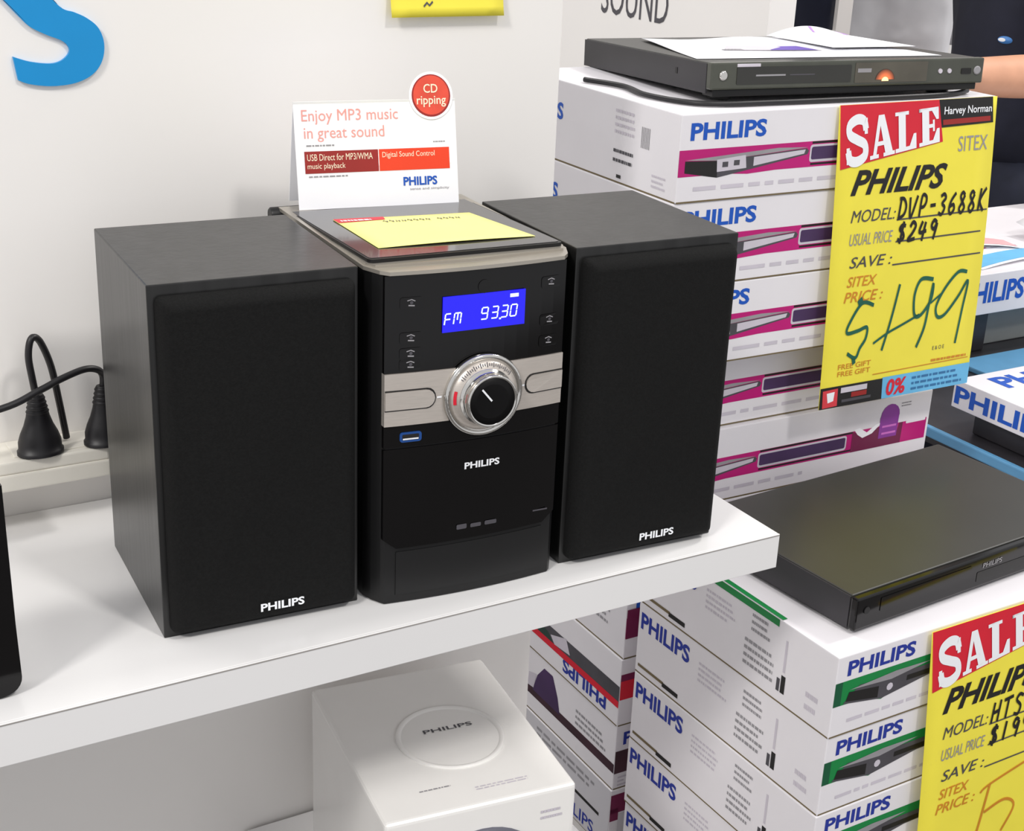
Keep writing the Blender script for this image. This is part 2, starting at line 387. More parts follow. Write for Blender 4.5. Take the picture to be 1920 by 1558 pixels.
kn = MB().lathe([(.0206, .0082), (.0204, .0094), (.0188, .0102), (.0186, .0165), (.0192, .0178), (.0190, .0188), (.0178, .0192), (.017, .0184)], K, CHRO, 56, cap=False).build('volume_knob', U)
MB().lathe([(.0172, .0182), (.0171, .0186), (.009, .0179), (.0002, .0176)], K, DKNB, 56).build('knob_cap', kn)
MB().stroke([(-.0008, .0006), (-.0085, .0098)], K, .0191, .0013, WINK).build('pointer_line', kn)
# display
f = FRONT(.0466, -.0235 - .0015, .2035)
mb = MB().prism([(0, 0), (.0626, 0), (.0626, .0252), (0, .0252)], f, -.0006, .0002, LCD)
lc = mb.build('display_screen', U)
mb = MB()
SEG = {'F': 'afeg', '9': 'abcdfg', '3': 'abcdg', '0': 'abcdef', 'M': 'abcefh'}
def seg(ch, x, y, w, h):
    P = {'a': ((0, h), (w, h)), 'b': ((w, h), (w, h / 2)), 'c': ((w, h / 2), (w, 0)), 'd': ((0, 0), (w, 0)), 'e': ((0, h / 2), (0, 0)), 'f': ((0, h), (0, h / 2)), 'g': ((0, h / 2), (w, h / 2)), 'h': ((w / 2, h), (w / 2, h / 3))}
    for s_ in SEG[ch]:
        (a, b), (c, d) = P[s_]; sh = .12
        mb.stroke([(x + a + sh * b + (c - a) * .06, y + b + (d - b) * .06), (x + c + sh * d - (c - a) * .06, y + d - (d - b) * .06)], f, .0006, .00095, LCDT)
seg('F', .0010, .0055, .0042, .0078); seg('M', .0078, .0055, .0050, .0078)
for ch, x in (('9', .0285), ('3', .0363), ('3', .0438), ('0', .0508)): seg(ch, x, .0068, .0046, .0082)
mb.rect(.0425, .0054, .044, .0066, f, .0006, LCDT); mb.rect(.0505, .0205, .0570, .0230, f, .0006, LCDT)
mb.build('lit_digits', lc)
# small buttons left and right of the display
f0 = lambda a, b, c=0: Vector((a, curve_y(a) - .0013 - c, b))
for x, zs in ((.0245, (.2262, .2016, .1905, .1826)), (.1308, (.2310, .2035, .1880))):
    for k, z in enumerate(zs):
        mb = MB().prism(rrect(x - .008, z - .0042, x + .008, z + .0042, .002, 3), f0, 0, .0003, GLOS)
        mb.stroke([(x - .003, z + .0018), (x, z + .0026), (x + .0026, z + .0014)], f0, .0005, .0007, GRY); mb.stroke([(x - .0022, z - .0014), (x + .0022, z - .0018)], f0, .0005, .0009, GRY)
        mb.poly(arc(x, z + .0004, .0012, 0, 340, 8), f0, .0005, DGRY)
        mb.build('function_button', U)
mb = MB().prism(arc(.0775, .2335, .0048, 0, 350, 18), f0, 0, .0004, BPLA); mb.build('remote_sensor', U)
u = MB().prism(rrect(.0175, .1262, .0332, .1335, .002, 3), f0, 0, .0008, USBB).build('usb_port', U)
MB().prism(rrect(.0192, .1278, .0312, .1320, .0006, 2), f0, .0008, .0010, BLK).build('port_slot', u)
MB().rect(.0195, .1281, .0308, .1292, f0, .0012, WINK).build('port_tongue', u)
# top
rimo = [(-.002, .174), (-.002, -.002), (.004, -.0165)] + plan(.009, .1405, .0030, 14) + [(.146, -.0165), (.1525, -.002), (.1525, .174)]
TRIM = M('satin metal trim', (176, 170, 160), .3, metal=.6, var=.04)
MB().prism(rimo, TOP(0, 0, 0), .2462, .2488, TRIM).build('top_rim', U)['label'] = 'silver trim around the lid'
lidf = lambda a, b, c=0: Vector((a, b, c - .03 * b))
rimi = [(.0, .1735), (.0, -.001), (.004, -.009), (.0747, -.0145), (.1465, -.009), (.1505, -.001), (.1505, .1735)]
MB().prism(rimi, lambda a, b, c=0: Vector((a, b, c if c < .249 else c - .03 * max(0, b) * .9)), .2440, .2506, TRIM).build('lid_seat', U)
lid = MB().prism(rrect(.0015, -.0045, .1488, .173, .004, 4), lidf, .2504, .2531, BPLA)
lid.prism(rrect(.0030, -.0015, .1473, .171, .003, 4), lidf, .2531, .2535, LIDM)
lid.build('disc_lid', U)
MB().lathe([(.0052, 0), (.0062, .001), (.0062, .05), (.0052, .051)], fr((-.0085, .1755, .2425), (0, 1, 0), (0, 0, 1)), BPLA, 20).build('lid_hinge', U)
_a = R(-3.2)
def UL(x, y, z): return Vector((.1475 + x * math.cos(_a) - y * math.sin(_a), -.003 + x * math.sin(_a) + y * math.cos(_a), .95 + z))
def lid_z(y): return .2535 - .03 * y

# note on the lid
root = thing('price_note', 'pale yellow price note lying on the lid of the stereo unit', 'paper', UL(.0186, .0215, lid_z(.0215)), R(-3.2))
q = [Vector((0, 0)), Vector((.1190, -.0045)), Vector((.1090, .0850)), Vector((.0025, .0955))]
def nf(u, v, c=0):
    p = q[0] * (1 - u) * (1 - v) + q[1] * u * (1 - v) + q[2] * u * v + q[3] * (1 - u) * v
    return Vector((p.x, p.y, .0006 - .03 * p.y + c + .0008 * math.sin(u * 3.1) * (1 - v) ** 2))
MB().grid(nf, 10, 10, PYEL).build('paper_sheet', root)
mb = MB().poly([(0.0, .86), (.34, .9), (.36, 1.0), (0, 1.0)], nf, .0003, REDI); tiny(mb, nf, .03, .87, .28, .1, 1, WINK, .0005, 4)
mb.build('sale_strip', root)
mb = MB(); rg = random.Random(2)
for i in range(13):
    if i == 8: continue
    x = .3 + i * .043; mb.stroke([(x, .80 + rg.uniform(-.01, .03)), (x + .012, .86), (x + .022, .79), (x + .03, .84)], nf, .0004, .009, DGRY)
mb.build('handwriting', root)

# tent card
cw, ch, lean = .1290, .0790, .0165
CARDR = thing('tent_card', 'white folded card with a red round badge standing on the stereo lid', 'sign', UL(.0095, .1585, lid_z(.158) + .0002), R(-3.2 - 5.1))
def cf(a, b, c=0):
    t = b / ch; n = Vector((0, -ch, lean)).normalized(); return Vector((a, lean * t, ch * t)) * 1.0 + n * c
mb = MB().prism([(0, 0), (cw, 0), (cw, ch), (0, ch)], cf, -.0006, 0, PAPER)
tw = lambda s, x0, y0, x1, y1, mat, b=0: mb.text(s, x0 * cw, (1 - y1) * ch, (x1 - x0) * cw, (y1 - y0) * ch, cf, .0003, mat, bold=b)
tw('Enjoy MP3 music', .045, .075, .635, .215, SALM, .0); tw('in great sound', .055, .235, .545, .375, SALM, .0)
mb.rect(.065 * cw, .385 * ch, .97 * cw, .635 * ch - .0005, cf, .0002, PAPER)
mb.rect(.05 * cw, ch * .335, .5 * cw, ch * .540, cf, .0003, DRED); mb.rect(.505 * cw, ch * .335, .95 * cw, ch * .540, cf, .0003, ORED)
mb.text('USB Direct for MP3/WMA', .065 * cw, ch * .452, .40 * cw, ch * .062, cf, .0005, CREAM); mb.text('music playback', .065 * cw, ch * .362, .23 * cw, ch * .066, cf, .0005, CREAM)
mb.text('Digital Sound Control', .525 * cw, ch * .447, .33 * cw, ch * .066, cf, .0005, CREAM)
mb.text('PHILIPS', .65 * cw, ch * .185, .215 * cw, ch * .085, cf, .0004, BLUE, bold=.03)
mb.text('sense and simplicity', .69 * cw, ch * .135, .25 * cw, ch * .030, cf, .0004, GRY)
tiny(mb, cf, .065 * cw, ch * .575, .22 * cw, ch * .035, 1, GRY, .0004, 8); tiny(mb, cf, .85 * cw, ch * .58, .09 * cw, ch * .03, 1, GRY, .0004, 9)
tiny(mb, cf, .07 * cw, ch * .29, .27 * cw, ch * .03, 1, GRY, .0004, 10)
mb.build('front_leaf', CARDR)
mb = MB(); V = [(0, lean, ch), (cw, lean, ch), (cw, lean + .0165, .0), (0, lean + .0165, 0)]; V2 = [(a, b - .0008, c) for a, b, c in V]
mb.add(V + V2, [(0, 1, 2, 3), (7, 6, 5, 4), (0, 3, 7, 4), (1, 5, 6, 2), (2, 6, 7, 3), (0, 4, 5, 1)], PAPER).build('back_leaf', CARDR)
bx, bz = .848 * cw, ch * 1.03
mb = MB().prism(arc(bx, bz, .0178, 0, 356, 40), cf, .0004, .0009, PAPER); mb.prism(arc(bx, bz, .0158, 0, 356, 40), cf, .0009, .0011, DRED)
mb.prism(arc(bx, bz + .0003, .0146, 0, 356, 40), cf, .0011, .0013, M('badge red', (222, 78, 58), .3, var=.12, vscale=60))
mb.text('CD', bx - .0062, bz + .0020, .0115, .0066, cf, .0016, CREAM, bold=.01); mb.text('ripping', bx - .0120, bz - .0085, .0238, .0082, cf, .0016, CREAM, bold=.01)
mb.build('round_badge', CARDR)['label'] = 'red round badge on a white ring'

# ------------------------------------------------------------------ cartons
AW, AD, AH = .42, .305, .0865
def side_print(mb, f, D, H, ink=BLUE, seed=1, flip=False):
    x = D - .27                                  # the small print keeps its distance from the front corner
    mb.text('PHILIPS', .010, H * .52, .082, H * .21, f, .0003, ink, bold=.032)
    tiny(mb, f, x + .158, H * .56, .046, H * .32, 4, LGRY, .0003, seed)
    for k in range(6): mb.rect(x + .206 + k * .0026, H * .50, x + .206 + k * .0026 + .0013, H * .74, f, .0003, GRY)
    tiny(mb, f, x + .158, H * .33, .036, H * .09, 1, DGRY, .0004, seed + 1); tiny(mb, f, x + .158, H * .22, .045, H * .09, 1, DGRY, .0004, seed + 2)
    mb.rect(x + .166, H * .06, x + .174, H * .10, f, .0004, BLK); tiny(mb, f, x + .228, H * .08, .025, H * .18, 3, LGRY, .0003, seed + 5)
def player_art(mb, f, x0, z0, L, hgt, off, slim=False):
    # printed photograph of a disc player in perspective
    mb.poly([(x0, z0 + hgt * .92), (x0 + L * .27, z0 + hgt * .80), (x0 + L, z0 + hgt * 1.12), (x0 + L * .75, z0 + hgt * 1.2)], f, off, GRY)
    mb.poly([(x0, z0 + hgt * .88), (x0, z0 + hgt * .32), (x0 + L * .26, z0), (x0 + L * .26, z0 + hgt * .8)], f, off, BLK)
    mb.poly([(x0 + L * .26, z0), (x0 + L * .55, z0 + hgt * .3), (x0 + L, z0 + hgt * .78), (x0 + L * 1.01, z0 + hgt * .95), (x0 + L * .99, z0 + hgt * 1.08), (x0 + L * .26, z0 + hgt * .8)], f, off, DGRY)
    mb.poly([(x0 + L * .55, z0 + hgt * .42), (x0 + L * .97, z0 + hgt * .82), (x0 + L * .98, z0 + hgt * 1.02), (x0 + L * .55, z0 + hgt * .85)], f, off + .0001, LGRY)
def front_magenta(mb, f, W, H, var=0):
    mb.text('PHILIPS', .012, H * .70, .092, H * .20, f, .0003, BLUE, bold=.032)
    z0, z1 = H * .30, H * .60
    mb.poly([(.0005, z0), (.06, z0), (.085, z0 - H * .02), (.12, z0), (W - .004, z0), (W - .004, z1), (.0005, z1)], f, .0002, MAG)
    mb.rect(.165, z0 + H * .02, .30, z0 + H * .045, f, .0003, BLK); mb.rect(.165, z1 - H * .03, .30, z1 - H * .003, f, .0003, BLK)
    player_art(mb, f, .008, z0 - H * .035, .152, H * .24, .0003)
    mb.poly([(.047, z0 + H * .03), (.083, z0 + H * .05), (.081, z0 + H * .20), (.046, z0 + H * .17)], f, .0005, LGRY)
    mb.rect(.053, z0 + H * .08, .060, z0 + H * .14, f, .0006, DGRY); mb.rect(.067, z0 + H * .09, .074, z0 + H * .15, f, .0006, DGRY)
    mb.prism(rrect(.163, z0 + H * .055, .292, z1 - H * .04, .003, 3), f, .0002, .0004, LGRY); mb.prism(rrect(.165, z0 + H * .085, .290, z1 - H * .065, .002, 3), f, .0004, .0005, PURPD)
    mb.poly([(.300, z0), (.300, z1), (.318, z1 - H * .10), (.335, z1 - H * .02), (.350, z1 + H * .02), (.352, z0)], f, .0004, MAGD)
    mb.poly([(.302, z1 + H * .02), (.308, z1 - H * .06), (.316, z1 - H * .12), (.330, z1 - H * .08), (.345, z1 + H * .06), (.335, z1 + H * .04), (.322, z1 - H * .05), (.31, z1 + .003)], f, .0005, PAPER)
    mb.prism([(.341, z0 + H * .12), (.369, z0 + H * .12), (.370, H * .72)] + arc(.356, H * .73, .0145, 0, 180, 8) + [(.341, H * .72)], f, .0002, .0006, PURP)
    for k in (0, 1): mb.rect(.345, z0 + H * (.17 + .1 * k), .367, z0 + H * (.20 + .1 * k), f, .0008, M('pink ink', (206, 110, 196), .5))
    mb.poly([(.335, z0), (.377, z0), (.378, H * .60), (.372, H * .60), (.369, z0 + H * .15), (.341, z0 + H * .15)], f, .00025, MAGD)
    mb.prism(rrect(.383, H * .565, W - .006, H * .62, .001, 2), f, .0002, .0003, CARD)
    tiny(mb, f, .372, H * .82, .02, H * .08, 2, GRY, .0003, 3)
    tiny(mb, f, .02, H * .10, .26, H * .11, 1, LGRY, .0003, 11 + var)
def carton(name, label, group, W, D, H, loc, rz, paint, seed=1):
    mb = MB().box((0, 0, .0003), (W, D, H - .0003), CARD, .0012, 2)
    paint(mb, seed)
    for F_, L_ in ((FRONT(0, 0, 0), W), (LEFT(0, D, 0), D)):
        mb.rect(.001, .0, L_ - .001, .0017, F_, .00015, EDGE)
    o = mb.build(name); o.location = loc; o.rotation_euler = (0, 0, rz); return tag(o, label, 'box', group)
def paintA(mb, s): front_magenta(mb, FRONT(0, 0, 0), AW, AH, s); side_print(mb, LEFT(0, AD, 0), AD, AH, BLUE, s)
def upside(f, D, H): return lambda a, b, c=0: f(D - a, H - b, c)
def paintA_text(mb, s):
    front_magenta(mb, FRONT(0, 0, 0), AW, AH, s); mb.rect(.0005, AH * .3, .04, AH * .72, FRONT(0, 0, 0), .0009, MAGD); f = LEFT(0, AD, 0)
    tiny(mb, f, AD * .72, AH * .30, AD * .2, AH * .45, 5, GRY, .0003, s)
def paintA_red(mb, s):
    f0 = FRONT(0, 0, 0); f = LEFT(0, AD, 0); mb.rect(.0005, AH * .50, .34, AH * .78, f0, .0003, MAGD); mb.rect(.0005, AH * .40, .025, AH * .68, f0, .0004, REDI); tiny(mb, f0, .03, AH * .1, .2, AH * .2, 2, LGRY, .0003, s)
    g = upside(f, AD, AH)
    mb.text('PHILIPS', .025, AH * .70, .095, AH * .21, g, .0003, NAVYINK, bold=.03)
    mb.rect(.0, AH * .30, AD - .0005, AH * .60, f, .0002, DGRY); mb.rect(.02, AH * .28, AD - .0005, AH * .38, f, .0004, REDI)
    mb.poly([(.0, AH * .56), (.10, AH * .60), (.15, AH * .48), (.16, AH * .38), (0, AH * .38)], f, .0003, M('dark green photo ink', (34, 62, 54), .4))
    mb.poly([(.155, AH * .48), (.19, AH * .62), (.20, AH * .42), (.165, AH * .38)], f, .0005, LGRY)
def paintA_purple(mb, s):
    f0 = FRONT(0, 0, 0); f = LEFT(0, AD, 0); mb.rect(.0005, AH * .25, .34, AH * .60, f0, .0003, M('dark wine ink', (66, 34, 44), .45, var=.3, vscale=30)); mb.text('PHILIPS', .01, AH * .68, .085, AH * .2, f0, .0003, NAVYINK, bold=.03); tiny(mb, f0, .006, AH * .03, .2, AH * .18, 3, LGRY, .0003, s)
    mb.rect(.0, AH * .26, AD - .0005, AH * .40, f, .0002, M('wine photo ink', (58, 30, 42), .45, var=.3, vscale=30))
    mb.poly([(.12, AH * .36), (.185, AH * .36), (.178, AH * .6), (.165, AH * .86), (.145, AH * .86), (.13, AH * .66)], f, .0003, PURPD)
    mb.poly([(.0, AH * .36), (.105, AH * .36), (.10, AH * .56), (.07, AH * .72), (0, AH * .72)], f, .0003, M('wine photo ink', (58, 30, 42)))
    mb.poly([(.108, AH * .38), (.122, AH * .40), (.128, AH * .66), (.11, AH * .6)], f, .0004, LGRY)
    tiny(mb, f, AD * .72, AH * .44, AD * .22, AH * .28, 3, GRY, .0003, s)
def paintA_gray(mb, s):
    f0 = FRONT(0, 0, 0); f = LEFT(0, AD, 0); mb.rect(.0005, AH * .62, .03, AH * .92, f0, .0003, MAGD); mb.rect(.0005, AH * .50, .012, AH * .7, f0, .0003, MAGD); mb.rect(.012, AH * .15, .2, AH * .6, f0, .0003, CARDG)
    mb.rect(.0, .001, AD - .001, AH - .001, f, .0002, CARDG)
    tiny(mb, f, AD * .45, AH * .70, AD * .5, AH * .2, 2, GRY, .0004, s); mb.rect(AD * .62, AH * .44, AD * .93, AH * .49, f, .0004, BLK); mb.text('PHILIPS', AD * .62, AH * .06, .085, AH * .2, upside(upside(f, AD, AH), AD, AH), .0004, NAVYINK, bold=.012)
ZA = 1.234; AR = R(-.735); gA = 'cartons stacked beside the wall panel'
la = ['magenta striped white player carton on top of the tall stack', 'magenta striped carton second from the top of the tall stack', 'magenta striped carton third from the top of the tall stack',
      'set-back magenta striped carton fourth from the top, behind the tag foot', 'magenta striped carton showing a purple figure, just above the lower black player',
      'plain white sided carton whose side peeps out highest under the shelf', 'plain sided carton with dark magenta front patch, just under the shelf edge',
      'carton with red and dark green side print and upside-down lettering', 'carton with purple figure printed on its side, below the red one', 'grey sided carton lowest in the tall stack under the shelf']
pts_ = [paintA] * 5 + [paintA_text, paintA_text, paintA_red, paintA_purple, paintA_gray]
jit = [(0, 0, 0), (-.001, .001, .001), (.001, .001, -.002), (-.003, .030, .0), (-.004, .022, .002), (-.003, .022, 0), (-.002, .023, .001), (-.004, .022, -.001), (-.003, .023, .001), (-.005, .022, 0)]
for k in range(10):
    dx, dy, da = jit[k]
    carton('player_carton', la[k], gA, AW, AD, AH, (.594 + dx, .251 + dy, ZA - (k + 1) * AH), AR + da, pts_[k], k + 1)
BW, BD, BH = .45, .2875, .084
def paintB(mb, s):
    f = FRONT(0, 0, 0); g = LEFT(0, BD, 0); H = BH
    mb.text('PHILIPS', .013, H * .735, .083, H * .185, f, .0003, NAVYINK, bold=.032)
    mb.poly([(.0005, H * .39), (.035, H * .38), (.06, H * .30), (.085, H * .40), (.2, H * .46), (BW - .003, H * .46), (BW - .003, H * .68), (.0005, H * .68)], f, .0002, GREEN)
    mb.rect(.0005, H * .39, .009, H * .68, f, .0003, M('deep green ink', (4, 84, 52), .42))
    mb.poly([(.012, H * .40), (.06, H * .31), (.12, H * .42), (.2, H * .44), (.2, H * .56), (.07, H * .56), (.03, H * .58)], f, .0004, DGRY)
    mb.poly([(.018, H * .555), (.07, H * .52), (.12, H * .60), (.075, H * .61)], f, .0005, GRY)
    mb.poly([(.015, H * .42), (.055, H * .34), (.055, H * .48), (.018, H * .53)], f, .0005, BLK); mb.poly(arc(.069, H * .43, .004, 0, 340, 8), f, .0006, LGRY)
    mb.rect(.09, H * .435, .17, H * .50, f, .0005, BLK)
    tiny(mb, f, .02, H * .12, .15, H * .1, 1, LGRY, .0003, s)
    side_print2(mb, g, s)
    if s == 1:
        t = TOP(0, 0, H); mb.rect(.0006, .075, .006, .27, t, .0002, GREEN)
        mb.rect(BD - .215, H * .9, BD - .078, H - .001, g, .0003, GREEN)
def side_print2(mb, g, s):
    D, H = BD, BH
    mb.text('PHILIPS', .005, H * .64, .083, H * .235, g, .0003, NAVYINK, bold=.030)
    mb.rect(.005, H * .10, .05, H * .14, g, .0003, EDGE); mb.rect(.048, H * .07, .075, H * .13, g, .0003, BLK)
    tiny(mb, g, D * .60, H * .62, D * .10, H * .26, 3, GRY, .0003, s + 3)
    tiny(mb, g, D * .575, H * .16, D * .15, H * .38, 4, GRY, .0003, s + 4)
    mb.rect(D * .765, H * .14, D * .785, H * .36, g, .0003, BLK); mb.rect(D * .768, H * .40, D * .778, H * .8, g, .0003, LGRY)
    mb.rect(D * .745, H * .14, D * .76, H * .30, g, .0003, DGRY); tiny(mb, g, D * .88, H * .12, D * .07, H * .3, 2, LGRY, .0003, s + 6)
    tiny(mb, g, D * .36, H * .5, D * .16, H * .3, 4, LGRY, .0002, s + 8)
lb = ['green striped white carton carrying the lower black player', 'green striped carton second from the top, below the shelf end', 'green striped carton third from the top of the front stack',
      'green striped carton fourth from the top of the front stack', 'lowest carton of the green striped front stack']
ZB = .8126; gB = 'green striped cartons of the front stack'
for k in range(5):
    carton('player_carton', lb[k], gB, BW, BD, BH, (.579 + (0, .0005, -.001, 0, .001)[k], -.059 + (0, .001, .0, .001, 0)[k], ZB - (k + 1) * BH), R(.73 + (0, .1, -.1, .05, 0)[k]), paintB, k + 1)

# ------------------------------------------------------------------ disc players
PA = thing('disc_player', 'slim black disc player with glowing orange lamp on top of the tall carton stack', 'player', (.6565, .2925, ZA + .0003), rot=(R(-2.2), 0, R(-6.6)))
pw, pd, p0, ph = .336, .275, .0112, .0285
MB().box((.0, .006, p0), (pw, pd, p0 + ph), TOPB, .0016, 2).build('casing', PA)
mb = MB().box((-.0012, .0055, p0 - .0015), (.0008, pd + .001, p0 + ph - .001), PDARK, .0003)
mb.box((-.0016, .062, p0 + .012), (-.0010, .066, p0 + .018), BLK); mb.build('side_panel', PA)
mb = MB().box((-.001, -.004, p0 + .0025), (pw + .001, .006, p0 + ph + .0005), GREYP, .0018, 2)
bz = mb.build('front_bezel', PA)
fp = FRONT(0, -.0041, p0)
MB().box((.004, -.0005, p0 - .0045), (pw - .004, .02, p0 + .0025), BPLA, .001).build('lower_front', PA)
t = MB().prism(rrect(.028, .0075, .165, .0245, .001, 2), fp, 0, .0006, TOPB); t.stroke([(.05, .016), (.085, .016)], fp, .0008, .0016, GRY); t.stroke([(.09, .016), (.12, .016)], fp, .0008, .0012, DGRY); t.build('disc_tray', PA)
MB().box((.028, -.0048, p0 + .0245), (.055, -.003, p0 + .0275), LGRY, .0004).build('tray_edge', bz)
MB().prism(rrect(.170, .006, .262, .0265, .001, 2), fp, 0, .0004, M('smoked display', (84, 80, 70), .12, var=.15, vscale=30)).build('display_window', PA)
MB().rect(.173, .0165, .190, .0205, fp, .0006, GRY).build('logo_mark', PA)
HALO = M('orange lamp halo', (214, 104, 56), .3, emit=.6, var=0)  # glow around the lamp core, painted as emission fading outward
nt = HALO.node_tree; b_ = nt.nodes['Principled BSDF']; tc_ = [n for n in nt.nodes if n.type == 'TEX_COORD'][0]
dn = nt.nodes.new('ShaderNodeVectorMath'); dn.operation = 'DISTANCE'; dn.inputs[1].default_value = (.208, -.0047, .0112 + .0072); nt.links.new(tc_.outputs['Object'], dn.inputs[0])
mr = nt.nodes.new('ShaderNodeMapRange'); mr.inputs[1].default_value = .0015; mr.inputs[2].default_value = .0125; mr.inputs[3].default_value = 2.4; mr.inputs[4].default_value = .0
nt.links.new(dn.outputs['Value'], mr.inputs[0]); nt.links.new(mr.outputs[0], b_.inputs['Emission Strength']); b_.inputs['Base Color'].default_value = (.03, .025, .02, 1)
lp = MB().prism(arc(.208, .0072, .0125, 8, 172, 16), fp, .0004, .0008, HALO).prism(arc(.208, .0074, .0042, 0, 180, 12), fp, .0008, .0012, ORLED); lp.build('standby_lamp', PA)['label'] = 'glowing orange lamp with painted halo'
MB().lathe([(.0048, 0), (.0048, .0012), (.0036, .0018)], fr((.0125, -.0041, p0 + .0165), (1, 0, 0), (0, 0, 1)), CHRO, 20).build('power_button', PA)
for x in (.279, .291): MB().lathe([(.0026, 0), (.0024, .0012)], fr((x, -.0041, p0 + .016), (1, 0, 0), (0, 0, 1)), LGRY, 16).build('round_button', PA)
MB().prism(rrect(.307, .0125, .320, .0185, .001, 2), fp, 0, .0006, BLK).build('usb_port', PA)
MB().lathe([(.0045, 0), (.0045, .001), (.003, .001)], fr((.328, -.0041, p0 + .016), (1, 0, 0), (0, 0, 1)), GRY, 18).build('microphone_jack', PA)
for x, y in ((.03, .03), (pw - .03, .03)): MB().lathe([(.012, .0015), (.012, p0 - .003)], TOP(x, y, 0), BPLA, 20).build('foot', PA)
for x, y in ((.03, pd - .03), (pw - .03, pd - .03)): MB().lathe([(.012, .0099), (.012, p0)], TOP(x, y, 0), BPLA, 20).build('foot', PA)
# cable lying under the player
mb = MB().tube(spline([(.612, .45, ZA + .0030), (.628, .40, ZA + .0030), (.618, .345, ZA + .0030), (.632, .295, ZA + .0030), (.66, .275, ZA + .0030), (.72, .268, ZA + .0030), (.80, .262, ZA + .0030), (.88, .256, ZA + .0030), (.95, .256, ZA + .0030), (.992, .27, ZA + .0030)]), .0027, CABL)
tag(mb.build('signal_cable'), 'black cable snaking on the carton under the topmost disc player', 'cable')
PB = thing('disc_player', 'plain black disc player on the front carton stack beyond the shelf end', 'player', (.6185, -.0305, ZB), R(4))
pw, pd, p0, ph = .360, .2125, .0045, .0325
MB().box((.0, .004, p0), (pw, pd, p0 + ph), TOPB, .0016, 2).build('casing', PB)
MB().box((-.0012, .005, p0 - .001), (.0008, pd, p0 + ph - .0012), PDARK, .0003).build('side_panel', PB)
MB().box((-.0012, -.004, p0 - .0005), (pw + .001, .004, p0 + ph - .0006), GLOS, .0018, 2).build('front_bezel', PB)
fp = FRONT(0, -.0041, p0)
MB().prism(rrect(.03, .012, .155, .026, .001, 2), fp, 0, .0005, GLOS).build('disc_tray', PB)
mb = MB().text('PHILIPS', .172, .0195, .028, .0052, fp, .0004, GRY, bold=.01); mb.build('badge', PB)
MB().prism(rrect(.165, .006, .25, .0165, .001, 2), fp, 0, .0003, BPLA).build('display_window', PB)
MB().lathe([(.0036, 0), (.0036, .0008)], fr((.012, -.0041, p0 + .018), (1, 0, 0), (0, 0, 1)), BPLA, 16).build('power_button', PB)
for x, y in ((.03, .03), (pw - .03, .03), (.03, pd - .03), (pw - .03, pd - .03)): MB().lathe([(.011, 0), (.011, p0)], TOP(x, y, 0), BPLA, 16).build('foot', PB)

# leaflets on the top player
p_top = .0112 + .0285
LF = thing('product_leaflet', 'white leaflet with purple stripes spread over the topmost disc player', 'paper', PA.location, rot=tuple(PA.rotation_euler))
def lf(u, v, c=0):
    return Vector((.004 + u * .298 + .048 * v * (1 - u), .034 + v * .205 - .01 * u * (1 - v), p_top + .0008 + c + .0025 * math.sin(u * 5 + v * 2) ** 2 * v))
MB().grid(lf, 16, 8, PAPER).build('paper_sheet', LF)
mb = MB().poly([(.20, .33), (.62, .28), (.60, .50), (.28, .55)], lf, .0005, LGRY)
mb.poly([(.40, .31), (.60, .29), (.585, .49), (.42, .51)], lf, .0009, M('violet ink', (96, 70, 168), .5)); tiny(mb, lf, .2, .3, .1, .12, 1, GRY, .0007, 5)
mb.build('printed_picture', LF)
LF2 = thing('product_leaflet', 'white leaflet with curled lilac end at the right of the topmost player', 'paper', PA.location, rot=tuple(PA.rotation_euler))
def lf2(u, v, c=0):
    x = .205 + u * .11 + .012 * v; y = .085 + v * .150
    return Vector((x, y, p_top + .0048 + c + .024 * max(0, v - .45) ** 1.4 * math.sin(math.pi * min(1, max(0, u * 1.02)))))
MB().grid(lf2, 16, 12, PAPER).build('paper_sheet', LF2)
MB().poly([(.42, .80), (.88, .78), (.90, .98), (.5, .98)], lf2, .0006, M('lilac ink', (178, 132, 206), .5)).build('printed_picture', LF2)

# ------------------------------------------------------------------ price tags
def sale_letters(mb, F, off, mat):
    # SALE in a slab face inside the unit square, x 0..1 / y 0..1 each letter
    def S(f): mb.stroke([tuple(p) for p in spline([(.86, .72), (.78, .92), (.5, .97), (.2, .86), (.2, .66), (.5, .52), (.8, .38), (.8, .14), (.5, .04), (.2, .1), (.12, .3)], 5)], f, off, .23, mat); mb.rect(.80, .62, .93, .98, f, off, mat); mb.rect(.05, .02, .18, .38, f, off, mat)
    def A(f):
        mb.poly([(.38, 1), (.62, 1), (.98, .0), (.66, .0)], f, off, mat); mb.poly([(.38, 1), (.52, 1), (.24, 0), (.1, .0)], f, off, mat); mb.rect(.28, .28, .72, .38, f, off, mat); mb.rect(.0, 0, .36, .09, f, off, mat); mb.rect(.56, 0, 1.04, .09, f, off, mat)
    def L(f): mb.rect(.2, 0, .5, 1, f, off, mat); mb.rect(.06, .91, .64, 1, f, off, mat); mb.rect(.06, 0, .95, .1, f, off, mat); mb.poly([(.95, 0), (.95, .4), (.84, .4), (.66, .1)], f, off, mat)
    def E(f):
        L(f); mb.rect(.06, .91, .92, 1, f, off, mat); mb.poly([(.92, 1), (.92, .66), (.82, .66), (.62, .92)], f, off, mat); mb.rect(.4, .45, .7, .55, f, off, mat); mb.rect(.66, .34, .74, .66, f, off, mat)
    for i, g in enumerate((S, A, L, E)): g(F(i))
